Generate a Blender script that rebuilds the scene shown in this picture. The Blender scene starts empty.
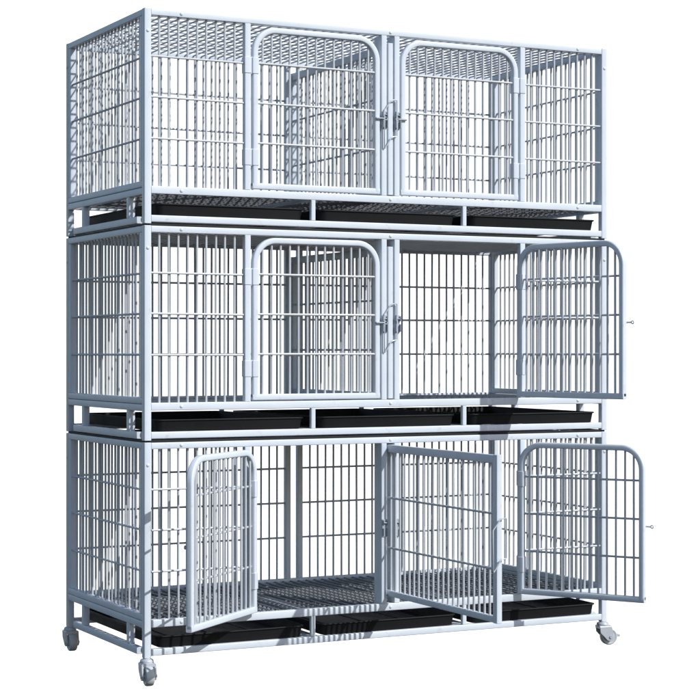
import bpy, math, random
from mathutils import Vector, Matrix

random.seed(7)
PI = math.pi
scene = bpy.context.scene
col = scene.collection

# ------------------------------------------------------------------ materials
def nodes(name):
    m = bpy.data.materials.new(name); m.use_nodes = True
    nt = m.node_tree
    return m, nt, nt.nodes['Principled BSDF']

def noise(nt, scale, detail=3.0, rough=0.55):
    tc = nt.nodes.new('ShaderNodeTexCoord')
    n = nt.nodes.new('ShaderNodeTexNoise')
    n.inputs['Scale'].default_value = scale
    n.inputs['Detail'].default_value = detail
    n.inputs['Roughness'].default_value = rough
    nt.links.new(tc.outputs['Object'], n.inputs['Vector'])
    return n

def ramp(nt, src, stops):
    r = nt.nodes.new('ShaderNodeValToRGB')
    e = r.color_ramp.elements
    while len(e) < len(stops): e.new(0.5)
    for el, (p, c) in zip(e, stops):
        el.position = p; el.color = (*c, 1)
    nt.links.new(src, r.inputs['Fac'])
    return r

def paint(name, a, b, rough, spec, scale, bump, metal=0.0, wear=0.0, worn=(0, 0, 0)):
    m, nt, p = nodes(name)
    n1 = noise(nt, 11, 4)
    r = ramp(nt, n1.outputs['Fac'], [(0.35, a), (0.68, b)])
    out = r.outputs['Color']
    if wear:                                    # scuffs and rub marks in the coating
        n4 = noise(nt, 34, 6, .7)
        k = ramp(nt, n4.outputs['Fac'], [(0.60, (0, 0, 0)), (0.72, (1, 1, 1))])
        mx = nt.nodes.new('ShaderNodeMix'); mx.data_type = 'RGBA'
        ml = nt.nodes.new('ShaderNodeMath'); ml.operation = 'MULTIPLY'; ml.inputs[1].default_value = wear
        nt.links.new(k.outputs['Color'], ml.inputs[0]); nt.links.new(ml.outputs[0], mx.inputs['Factor'])
        nt.links.new(out, mx.inputs['A']); mx.inputs['B'].default_value = (*worn, 1)
        out = mx.outputs['Result']
    nt.links.new(out, p.inputs['Base Color'])
    n2 = noise(nt, 26, 3)
    mr = nt.nodes.new('ShaderNodeMapRange')
    mr.inputs['To Min'].default_value = rough - 0.07
    mr.inputs['To Max'].default_value = rough + 0.09
    nt.links.new(n2.outputs['Fac'], mr.inputs['Value'])
    nt.links.new(mr.outputs['Result'], p.inputs['Roughness'])
    p.inputs['Specular IOR Level'].default_value = spec
    p.inputs['Metallic'].default_value = metal
    if bump:
        n3 = noise(nt, scale, 2)
        bp = nt.nodes.new('ShaderNodeBump')
        bp.inputs['Strength'].default_value = bump
        bp.inputs['Distance'].default_value = 0.0006
        nt.links.new(n3.outputs['Fac'], bp.inputs['Height'])
        nt.links.new(bp.outputs['Normal'], p.inputs['Normal'])
    return m

M = {}
M['paint'] = paint('silver_paint', (.565, .625, .695), (.605, .665, .73), .40, .40, 420, .16, wear=.55, worn=(.43, .42, .42))
M['wire'] = paint('silver_wire_paint', (.450, .480, .520), (.505, .532, .570), .42, .45, 500, .06)
M['zinc'] = paint('zinc_plated_steel', (.43, .47, .52), (.50, .54, .59), .36, .5, 300, .10, .15)
M['black'] = paint('black_plastic', (.0045, .0052, .0062), (.0070, .0078, .0090), .58, .16, 260, .22, wear=.6, worn=(.0125, .0130, .0135))
M['tyre'] = paint('grey_rubber', (.44, .47, .50), (.52, .55, .58), .48, .4, 220, .08)
M['keeper'] = paint('dull_grey_steel', (.33, .37, .42), (.39, .43, .48), .5, .4, 300, .08)
M['grid'] = paint('dark_grey_coating', (.19, .205, .225), (.25, .265, .285), .45, .4, 400, .06)
M['gap_shade'] = paint('painted_gap_shade', (.010, .011, .012), (.016, .017, .018), .6, .25, 300, .1)  # near-black colour standing in for the shade between stacked cages
M['white'] = paint('white_backdrop', (.90, .90, .89), (.91, .91, .91), .9, .1, 3, 0)

# ------------------------------------------------------------------ mesh builder
class MB:
    def __init__(self): self.v = []; self.f = []; 
    def ring_sweep(self, rings, closed=False, caps=True):
        n = len(rings[0]); base = len(self.v)
        for r in rings: self.v += [tuple(p) for p in r]
        k = len(rings)
        for i in range(k if closed else k-1):
            a = base+i*n; b = base+((i+1) % k)*n
            for j in range(n):
                j2 = (j+1) % n
                self.f.append((a+j, a+j2, b+j2, b+j))
        if caps and not closed:
            self.f.append(tuple(base+j for j in reversed(range(n))))
            self.f.append(tuple(base+(k-1)*n+j for j in range(n)))
    @staticmethod
    def section(w, h, r, seg=3):
        """rounded rectangle, counter-clockwise, w along a, h along b"""
        pts = []
        for sx, sy, a0 in ((1, 1, 0), (-1, 1, 90), (-1, -1, 180), (1, -1, 270)):
            cx, cy = sx*(w/2-r), sy*(h/2-r)
            for i in range(seg+1):
                a = math.radians(a0+90*i/seg)
                pts.append((cx+r*math.cos(a), cy+r*math.sin(a)))
        return pts
    def box(self, x0, x1, y0, y1, z0, z1, r=.0016, axis=None):
        """tube with rounded long edges along its longest (or given) axis"""
        d = (x1-x0, y1-y0, z1-z0)
        ax = axis if axis is not None else max(range(3), key=lambda i: d[i])
        c = Vector(((x0+x1)/2, (y0+y1)/2, (z0+z1)/2))
        e = [Vector((1,0,0)), Vector((0,1,0)), Vector((0,0,1))]
        t = e[ax]; a = e[(ax+1) % 3]; b = e[(ax+2) % 3]
        wa, wb, L = d[(ax+1) % 3], d[(ax+2) % 3], d[ax]
        r = min(r, wa*.45, wb*.45)
        ch = min(.0006, L*.2)
        s0 = self.section(wa, wb, r); s1 = self.section(wa-2*ch, wb-2*ch, max(r-ch, .0001))
        rings = []
        for pos, s in ((-L/2, s1), (-L/2+ch, s0), (L/2-ch, s0), (L/2, s1)):
            rings.append([c+t*pos+a*p+b*q for p, q in s])
        self.ring_sweep(rings)
    def path(self, pts, nrm, w, d, r, closed=False):
        """sweep a w (in plane) x d (along nrm) rounded section on a planar path"""
        nrm = Vector(nrm).normalized(); pts = [Vector(p) for p in pts]
        k = len(pts); rings = []; s = self.section(w, d, r)
        for i in range(k):
            p = pts[i]
            din = (p-pts[i-1]).normalized() if (closed or i > 0) else None
            dout = (pts[(i+1) % k]-p).normalized() if (closed or i < k-1) else None
            din = din or dout; dout = dout or din
            s1 = nrm.cross(din); s2 = nrm.cross(dout)
            m = (s1+s2).normalized(); m = m/max(.3, m.dot(s1))
            rings.append([p+m*u+nrm*v for u, v in s])
        self.ring_sweep(rings, closed)
    def rod(self, p0, p1, rad, n=8):
        p0 = Vector(p0); p1 = Vector(p1); t = (p1-p0).normalized()
        a = t.orthogonal().normalized(); b = t.cross(a)
        self.ring_sweep([[p+a*rad*math.cos(2*PI*i/n)+b*rad*math.sin(2*PI*i/n) for i in range(n)] for p in (p0, p1)])
    def bent_rod(self, pts, rad, n=8, closed=False):
        pts = [Vector(p) for p in pts]; k = len(pts); rings = []; a = None
        for i in range(k):
            q0 = pts[i-1] if (closed or i > 0) else pts[i]
            q1 = pts[(i+1) % k] if (closed or i < k-1) else pts[i]
            t = (q1-q0).normalized()
            a = t.orthogonal().normalized() if a is None else (a-t*a.dot(t)).normalized()
            b = t.cross(a)
            rings.append([pts[i]+a*rad*math.cos(2*PI*j/n)+b*rad*math.sin(2*PI*j/n) for j in range(n)])
        self.ring_sweep(rings, closed)
    def lathe(self, c, axis, prof, n=28):
        """prof: (along axis, radius); closed solid when both ends have small radius"""
        c = Vector(c); t = Vector(axis).normalized(); a = t.orthogonal().normalized(); b = t.cross(a)
        self.ring_sweep([[c+t*h+a*r*math.cos(2*PI*i/n)+b*r*math.sin(2*PI*i/n) for i in range(n)] for h, r in prof])
    def prism(self, poly, y0, y1):
        """polygon in x,z extruded along y"""
        self.ring_sweep([[Vector((x, y0, z)) for x, z in poly], [Vector((x, y1, z)) for x, z in poly]])
    def build(self, name, mat, parent=None, loc=None, smooth=True, xf=None):
        me = bpy.data.meshes.new(name)
        vs = self.v if xf is None else [tuple(xf @ Vector(p)) for p in self.v]
        me.from_pydata(vs, [], self.f)
        me.materials.append(mat)
        import bmesh
        bm = bmesh.new(); bm.from_mesh(me)
        bmesh.ops.recalc_face_normals(bm, faces=bm.faces); bm.to_mesh(me); bm.free()
        if smooth:
            for p in me.polygons: p.use_smooth = True
            me.set_sharp_from_angle(angle=math.radians(38))
        o = bpy.data.objects.new(name, me); col.objects.link(o)
        if parent: o.parent = parent
        if loc: o.location = loc
        return o

def empty(name, loc, label, cat, group=None):
    o = bpy.data.objects.new(name, None); col.objects.link(o)
    o.location = loc; o.empty_display_size = .05
    o['label'] = label; o['category'] = cat
    if group: o['group'] = group
    return o

def copy_tree(o, parent=None):
    c = o.copy(); col.objects.link(c)
    c.parent = parent
    for ch in list(o.children): copy_tree(ch, c)
    return c

# ------------------------------------------------------------------ dimensions (metres)
W, D = 1.100, 0.4886
T = .0148                       # tube
H = .4245                       # one cage, foot to top
PITCH = .4282
Z0 = .058                       # underside of the lowest cage (top of the casters)
ZB0, ZB1 = .0035, .0170         # tray rail
ZM0, ZM1 = .0592, .0745         # floor rail
ZT0 = .4112                     # under edge of the top rail
HZ = (.1690, .2505, .3310)      # horizontal wires
RV, RH = .0025, .0023           # wire radii
STEP = .0205

def jit(a): return random.uniform(-a, a)

def vwires(mb, lo, hi, n, fn, z0, z1):
    for i in range(n):
        t = lo+(hi-lo)*(i+1)/(n+1)
        a, b = fn(t+jit(.0008)), fn(t+jit(.0008))
        mb.rod((a[0], a[1], z0), (b[0], b[1], z1), RV)

# ------------------------------------------------------------------ one cage
def make_cage():
    root = empty('dog_cage', (0, 0, 0), '', 'dog cage')
    # posts
    for px in (0, W-T):
        for py in (0, D-T):
            m = MB(); m.box(px, px+T, py, py+T, 0, H, .0020)
            m.build('corner_post', M['paint'], root)
    # rails: every tube is a piece of its own
    e = .0004
    def tube(name, *box):
        m = MB(); m.box(*box); return m.build(name, M['paint'], root)
    for y0 in (e, D-T+e):
        tube('top_rail', T, W-T, y0, y0+T-2*e, ZT0, H-e)
        tube('floor_rail', T, W-T, y0, y0+T-2*e, ZM0, ZM1)
        tube('tray_rail', T, W-T, y0, y0+T-2*e, ZB0, ZB1)
    for x0 in (e, W-T+e):
        tube('top_rail', x0, x0+T-2*e, T, D-T, ZT0, H-e)
        tube('floor_rail', x0, x0+T-2*e, T, D-T, .0722, .0850)
        tube('carrier_rail', x0, x0+T-2*e, T, D-T, .0578, .0714)
        tube('carrier_rail', x0, x0+T-2*e, .0440, D-.0500, .0020, .0160)
        for y0 in (.0900, .3690):
            tube('carrier_strut', x0+.0002, x0+T-2*e-.0002, y0, y0+.0145, .0160, .0578)
        for y0 in (T, D-2*T):
            tube('side_upright', x0+.0004, x0+T-2*e-.0004, y0, y0+T, .0850, ZT0)
    for x0 in (.3648, .7254):
        tube('slot_post', x0, x0+.0098, e, .0100, ZB1, ZM0)
        tube('slot_post', x0, x0+.0098, D-.0100, D-e, ZB1, ZM0)
        tube('tray_runner', x0-.0140, x0+.0238, T, D-T, ZB0+.0005, ZB1-.0004)
        tube('floor_bearer', x0-.006, x0+.0158, T, D-T, .0590, .0660)
    # inner uprights
    for x0 in (.2160, .8710):
        m = MB(); m.box(x0, x0+.0130, e, T-e, ZM1, ZT0); m.build('hinge_post', M['paint'], root)
    for y0 in (0, D-T):
        for x0 in (.5282, .5590):
            m = MB(); ya, yb = (e, .0340) if y0 == 0 else (D-T+e, D-e); m.box(x0, x0+.0128, ya, yb, ZM1, ZT0); m.build('centre_post', M['paint'], root)
    # fixed wire panels
    ym = T*.62
    for xa, xb in ((T, .2160), (.8840, W-T)):
        m = MB()
        vwires(m, xa, xb, 9, lambda t: (t, ym), ZM1-.003, ZT0+.003)
        for z in HZ: m.rod((xa-.002, ym-.0035, z+jit(.0006)), (xb+.002, ym-.0035, z+jit(.0006)), RH)
        m.build('front_wire_panel', M['wire'], root)
    for xa, xb in ((T, .5282), (.5718, W-T)):
        m = MB()
        vwires(m, xa, xb, 24, lambda t: (t, D-ym), ZM1-.003, ZT0+.003)
        for z in HZ: m.rod((xa-.002, D-ym+.0035, z+jit(.0006)), (xb+.002, D-ym+.0035, z+jit(.0006)), RH)
        m.build('back_wire_panel', M['wire'], root)
    for sx in (0, 1):
        m = MB(); x = ym if sx == 0 else W-ym; dx = -.0035 if sx == 0 else .0035
        vwires(m, 2*T, D-2*T, 20, lambda t: (x, t), .083, ZT0+.003)
        for z in HZ: m.rod((x+dx, 2*T-.002, z+jit(.0006)), (x+dx, D-2*T+.002, z+jit(.0006)), RH)
        m.build('side_wire_panel', M['wire'], root)
    # roof and floor grids: close wires front to back, wide-set wires across
    for nm, z, s in (('roof_grid', .4185, -1), ('floor_grid', .0685, 1)):
        m = MB(); n = 52; nc, rg = (14, .0018) if s < 0 else (21, .0018)
        for i in range(n):
            x = T+(W-2*T)*(i+1)/(n+1)+jit(.0005)
            m.rod((x, .010, z), (x, D-.010, z), rg, 6)
        for i in range(nc):
            y = T+(D-2*T)*(i+.75)/(nc+.5)
            m.rod((.010, y, z+s*-.0038), (W-.010, y, z+s*-.0038), rg, 6)
        m.build(nm, M['wire' if s < 0 else 'grid'], root)
    # latch keepers on the centre posts
    for x0, sg in ((.5282, 1), (.5590, 1)):
        m = MB(); xc = x0+.0064
        m.box(xc-.0058, xc+.0058, -.0016, .0002, .2150, .2520, .0006)
        for xq in (xc-.0058, xc+.0042):
            m.box(xq, xq+.0016, -.0072, -.0014, .2170, .2330, .0006)
            m.box(xq, xq+.0016, -.0072, -.0014, .2390, .2500, .0006)
        m.rod((xc-.0062, -.0046, .2445), (xc+.0062, -.0046, .2445), .0012)
        m.build('latch_keeper', M['keeper'], root)
    # rivet heads
    def rivet(x, y, z, ax):
        m = MB(); m.lathe((x, y, z), ax, [(-.001, .0034), (.0006, .0034), (.0014, .0026), (.0018, .0010), (.00185, .0001)], 14)
        m.build('rivet', M['paint'], root)
    for x in (.0785, .5500, W-.0785):
        rivet(x, e, .4180, (0, -1, 0)); rivet(x, e, .0668, (0, -1, 0))
    for x in (T/2, W-T/2): rivet(x, 0, .3800, (0, -1, 0))
    rivet(0, D-T/2-.002, .372, (-1, 0, 0))
    # doors: right-handed one hinges on +x side
    for side in (-1, 1):
        make_door(root, side)
    return root

def make_door(root, side):
    """side -1: hinged at the left on x=.2312, side 1: its mirror. Local x runs from the hinge along the door."""
    s = -side
    hx = .2312 if side < 0 else W-.2312
    w0, w1 = .0024, .2942
    zb, zt = .0768, .4074
    tw, td = .0125, .0135
    R = .052
    h = tw/2
    a0, a1, b0, b1 = w0+h, w1-h, zb+h, zt-h
    r = R-h
    pts = [(a0, b0)]
    for cx, cz, st in ((a0+r, b1-r, 180), (a1-r, b1-r, 90)):
        for i in range(13):
            a = math.radians(st-90*i/12)
            pts.append((cx+r*math.cos(a), cz+r*math.sin(a)))
    pts.append((a1, b0))
    yc = .0002+td/2
    m = MB(); m.path([(s*x, yc, z) for x, z in pts], (0, 1, 0), tw, td, .0032)
    m.box(min(s*w0, s*w1), max(s*w0, s*w1), yc-td/2+.0003, yc+td/2-.0003, zb-.0001, zb+tw, .0022)
    d = m.build('door', M['paint'], root, (hx, 0, 0))
    g = MB(); n = 13
    lo, hi = w0+tw, w1-tw
    for i in range(n):
        x = lo+(hi-lo)*(i+.6)/(n+.2)+jit(.0004)
        top = zt-tw+.003
        for cxx, sgn in ((w0+R, -1), (w1-R, 1)):
            dx = (x-cxx)*sgn
            if dx > 0:
                rr = R-tw+.003
                top = min(top, zt-R+math.sqrt(max(rr*rr-dx*dx, 1e-6)))
        g.rod((s*x, yc+.001, zb+tw-.003), (s*(x+jit(.0004)), yc+.001, top), RV)
    for z in HZ:
        g.rod((s*(lo-.003), yc-.0028, z+.0012+jit(.0005)), (s*(hi+.003), yc-.0028, z+.0012+jit(.0005)), RH)
    g.build('wire_grid', M['wire'], d)
    for z0 in (.1245, .3105):
        k = MB()
        k.box(min(s*.0012, s*.0158), max(s*.0012, s*.0158), -.0010, td+.0014, z0, z0+.0330, .0020)   # sleeve on the door
        k.rod((0, .0052, z0-.001), (0, .0052, z0+.034), .0032, 12)                                  # pin
        k.build('hinge', M['paint'], d)
        q = MB(); xa, xb = sorted((hx-s*.0012, hx-s*.0160))
        q.box(xa, xb, -.0008, T+.0010, z0+.0003, z0+.0327, .0014)
        q.build('hinge_sleeve', M['paint'], root)
    p = MB(); z = .2360
    p.rod((s*(w1-.0120), -.0035, z), (s*(w1+.0084), -.0035, z), .0017, 10)
    p.bent_rod([(s*(w1+.0112+.0030*math.cos(2*PI*i/14)), -.0035, z+.0030*math.sin(2*PI*i/14)) for i in range(14)], .0012, 6, True)
    p.box(min(s*(w1-.0115), s*(w1-.0020)), max(s*(w1-.0115), s*(w1-.0020)), -.0044, .0004, z-.0022, z+.0022, .0010)
    p.build('latch_bolt', M['keeper'], d)
    d['side'] = side
    return d

# ------------------------------------------------------------------ divider
def make_divider():
    root = empty('cage_divider', (0, 0, 0), '', 'divider panel')
    xa, xb = .5440, .5560
    zb, zt = .0765, .3960
    y0, y1 = .0006, .4868
    f = MB()
    f.box(xa, xb, y0, y0+.0150, zb, zt, .0016)
    f.box(xa+.0006, xb-.0006, y1-.013, y1, zb+.0003, zt-.0003, .0014)
    f.box(xa+.0003, xb-.0003, y0+.0150, y1-.013, zt-.0165, zt-.0006, .0014)
    f.box(xa+.0003, xb-.0003, y0+.0150, y1-.013, zb+.0006, zb+.0125, .0014)
    f.build('divider_frame', M['paint'], root)
    g = MB(); n = 22
    for i in range(n):
        y = y0+.015+(y1-.013-y0-.015)*(i+1)/(n+1)
        g.rod((.55, y+jit(.0005), zb+.010), (.55, y+jit(.0005), zt-.013), RV)
    for z in (.1790, .2840):
        g.rod((.5462, y0+.012, z), (.5462, y1-.010, z), RH)
    g.build('wire_grid', M['wire'], root)
    k = MB(); y = -.0038
    k.bent_rod([(.5332, y, .2540), (.5345, y, .2556), (.5390, y, .2610), (.5450, y-.001, .2700), (.5490, y-.001, .2745), (.5540, y-.001, .2758), (.5615, y, .2762), (.5628, y, .2745),
                (.5628, y, .2010), (.5615, y, .1995), (.5540, y-.001, .1988), (.5490, y-.001, .1965), (.5450, y-.001, .1905), (.5390, y, .1800), (.5345, y, .1745), (.5332, y, .1765)], .0013, 8, True)
    k.build('lock_wire', M['zinc'], root)
    return root

# ------------------------------------------------------------------ tray
def make_tray():
    """origin at the middle of the tray's underside; wide flared pan with a rolled rim"""
    root_m = MB()
    hw, hd, hh = .1645, .2300, .0235
    fl = .0075
    def rect(w, d, z, r):
        s = MB.section(2*w, 2*d, r, 4)
        return [Vector((p, q, z)) for p, q in s]
    rings = [rect(hw-fl-.002, hd-.0055, .0000, .010), rect(hw-fl, hd-.0042, .0012, .012),
             rect(hw-.0032, hd-.0026, hh-.0035, .014), rect(hw-.001, hd-.001, hh-.003, .015),
             rect(hw, hd, hh-.0018, .015), rect(hw-.0006, hd-.0006, hh, .015),
             rect(hw-.0045, hd-.0045, hh, .012), rect(hw-.0062, hd-.0062, hh-.003, .011),
             rect(hw-fl-.003, hd-.0078, .0036, .010), rect(hw-fl-.006, hd-.0110, .0026, .008)]
    root_m.ring_sweep(rings)
    for t in (-.09, 0, .09):
        root_m.box(t-.004, t+.004, -hd+.03, hd-.03, .0024, .0040, .0006)
    return root_m.build('drip_tray', M['black'])

# ------------------------------------------------------------------ caster
def make_caster(parent, x, y, heading, brake=True):
    """x, y = post centre, below the cage; heading = way the wheel trails (radians from +x)"""
    xf = Matrix.Translation((x, y, .0004)) @ Matrix.Rotation(heading, 4, 'Z') @ Matrix.Scale(.93, 4) @ Matrix.Translation((0, 0, -.0578))
    off, rw, zw = .0150, .0205, .0205
    b = MB()
    b.lathe((0, 0, 0), (0, 0, 1), [(.0425, .0002), (.0425, .0120), (.0450, .0142), (.0500, .0150), (.0530, .0142), (.0548, .0120), (.0556, .0090), (.0578, .0088), (.0578, .0002)], 24)
    # fork: crown bridging two tapered cheeks
    b.box(-.0130, .0180, -.0158, .0158, .0400, .0475, .0045, 0)
    for sy in (-1, 1):
        poly = [(-.0125, .0450), (-.0105, .0310), (.0060, .0135), (.0110, .0115), (.0180, .0120), (.0215, .0165), (.0215, .0230), (.0195, .0330), (.0178, .0450)]
        ya, yb = sorted((sy*.0124, sy*.0157))
        b.prism(poly, ya, yb)
    b.rod((off, -.0178, zw), (off, .0178, zw), .0036, 14)
    c = b.build('caster', M['zinc'], parent, xf=xf)
    w = MB()
    w.lathe((off, 0, zw), (0, 1, 0), [(-.0098, .0002), (-.0098, .0060), (-.0090, .0074), (-.0078, .0120), (-.0084, .0150), (-.0092, .0172), (-.0080, .0194), (-.0048, rw),
                                       (.0048, rw), (.0080, .0194), (.0092, .0172), (.0084, .0150), (.0078, .0120), (.0090, .0074), (.0098, .0060), (.0098, .0002)], 40)
    w.build('wheel', M['tyre'], c, xf=xf)
    if brake:
        k = MB()
        k.prism([(.0150, .0400), (.0250, .0360), (.0330, .0270), (.0400, .0250), (.0425, .0225), (.0410, .0195), (.0370, .0190), (.0310, .0215), (.0230, .0310), (.0150, .0360)], -.0075, .0075)
        k.build('brake_lever', M['zinc'], c, xf=xf)
    return c

# ------------------------------------------------------------------ assemble the stack
cage = make_cage()
cages = {3: cage, 2: copy_tree(cage), 1: copy_tree(cage)}
OPEN = {(1, -1): 0.0, (1, 1): 0.0, (2, -1): 0.0, (2, 1): 106.5, (3, -1): 139.0, (3, 1): 122.0}
LABEL = {1: 'silver wire dog cage on top of the stack, both its front doors shut',
         2: 'silver wire dog cage in the middle of the stack, one door swung open',
         3: 'silver wire dog cage on casters at the bottom of the stack, both doors open'}
def tier_z(t): return Z0+(3-t)*PITCH
for t, c in cages.items():
    c.location = (0, 0, tier_z(t)); c['label'] = LABEL[t]; c['group'] = 'stacked dog cages'
    for ch in c.children:
        if ch.name.startswith('door'):
            sd = ch['side']; a = math.radians(OPEN[(t, sd)])
            ch.rotation_euler.z = a if sd > 0 else -a
            if a: ch['label'] = 'open arched wire door'
            if (t, sd) == (3, -1):                      # this bolt is drawn back
                for k in ch.children:
                    if k.name.startswith('latch_bolt'): k.location.x -= .0165
b = cages[3]
for t in (2, 3):                                # added near-black strips, painting the shade in the gaps between cages
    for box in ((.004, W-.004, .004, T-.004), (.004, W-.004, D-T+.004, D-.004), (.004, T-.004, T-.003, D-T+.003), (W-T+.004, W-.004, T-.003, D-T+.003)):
        m = MB(); m.box(*box, H-.0006, PITCH+.0005, .0008); m.build('gap_shade_strip', M['gap_shade'], cages[t])
make_caster(b, T/2+.0005, T/2, math.radians(-96), False)
make_caster(b, W-T/2, T/2, math.radians(-12))
make_caster(b, T/2, D-T/2, math.radians(-92), False)
make_caster(b, W-T/2, D-T/2, math.radians(60))

div = make_divider()
divs = {1: div, 2: copy_tree(div), 3: copy_tree(div)}
DL = {1: 'upright wire divider panel slid into the top cage', 2: 'upright wire divider panel slid into the middle cage',
      3: 'wire divider panel pulled out forward from the bottom cage'}
for t, o in divs.items():
    o.location = (0, 0, tier_z(t)); o['label'] = DL[t]; o['group'] = 'wire cage dividers'
divs[3].location = (0, -.4350, tier_z(3)+.0125)

tray = make_tray()
TL = {1: 'top', 2: 'middle', 3: 'bottom'}
PL = ['leftmost', 'middle', 'rightmost']
first = True
for t in (1, 2, 3):
    for i, x in enumerate((.1898, .5500, .9102)):
        o = tray if first else tray.copy()
        if not first: col.objects.link(o)
        first = False
        o.location = (x+jit(.0015), D/2-.0105+jit(.0010), tier_z(t)+.0174)
        o['label'] = '%s of three black trays in the slot under the %s cage' % (PL[i], TL[t])
        o['category'] = 'tray'; o['group'] = 'black drip trays'

# ------------------------------------------------------------------ backdrop
YAW = 0.471055396
CAM = Vector((-1.28049257, -3.40523365, .65+.015))
view = Vector((math.sin(YAW), math.cos(YAW), 0))
SUN = Vector((.600, -1.0, .930)).normalized()
nb = Vector((.02, -.94, .34)).normalized()
ctr = CAM+view*16
ax = nb.cross(Vector((0, 0, 1))).normalized(); ay = ax.cross(nb).normalized()
bd = MB(); N = 30; hx_, hy_ = 7.0, 5.2
bd.v = [tuple(ctr+ax*(-13.5+(13.5+hx_)*i/N)+ay*(-hy_+2*hy_*j/N)) for j in range(N+1) for i in range(N+1)]
bd.f = [(j*(N+1)+i, j*(N+1)+i+1, (j+1)*(N+1)+i+1, (j+1)*(N+1)+i) for j in range(N) for i in range(N)]
bo = bd.build('backdrop', M['white']); bo['kind'] = 'structure'; bo['label'] = 'plain white backdrop'

# ------------------------------------------------------------------ light
w = bpy.data.worlds.new('World'); scene.world = w; w.use_nodes = True
nt = w.node_tree; bg = nt.nodes['Background']
sky = nt.nodes.new('ShaderNodeTexSky'); sky.sky_type = 'NISHITA'; sky.sun_disc = False
sky.sun_elevation = math.asin(SUN.z); sky.sun_rotation = math.atan2(SUN.x, SUN.y)
sky.altitude = 100; sky.air_density = 1.0; sky.dust_density = 1.0; sky.ozone_density = 1.0
nt.links.new(sky.outputs['Color'], bg.inputs['Color']); bg.inputs['Strength'].default_value = .13
ld = bpy.data.lights.new('sun', 'SUN'); ld.energy = 4.1; ld.angle = math.radians(.5); ld.color = (1.0, .98, .955)
lo = bpy.data.objects.new('sun', ld); col.objects.link(lo)
lo.rotation_euler = (-SUN).to_track_quat('-Z', 'Y').to_euler(); lo.location = (3, -4, 4)

# ------------------------------------------------------------------ camera and view
cd = bpy.data.cameras.new('camera'); cam = bpy.data.objects.new('camera', cd); col.objects.link(cam)
cd.sensor_width = 36; cd.lens = 1838.356/700*36; cd.clip_start = .05; cd.clip_end = 200
cam.location = CAM; cam.rotation_euler = (PI/2, 0, -YAW)
scene.camera = cam
scene.view_settings.view_transform = 'Standard'; scene.view_settings.look = 'None'
scene.view_settings.exposure = 0; scene.view_settings.gamma = 1
scene.render.resolution_x = 1024; scene.render.resolution_y = 1024
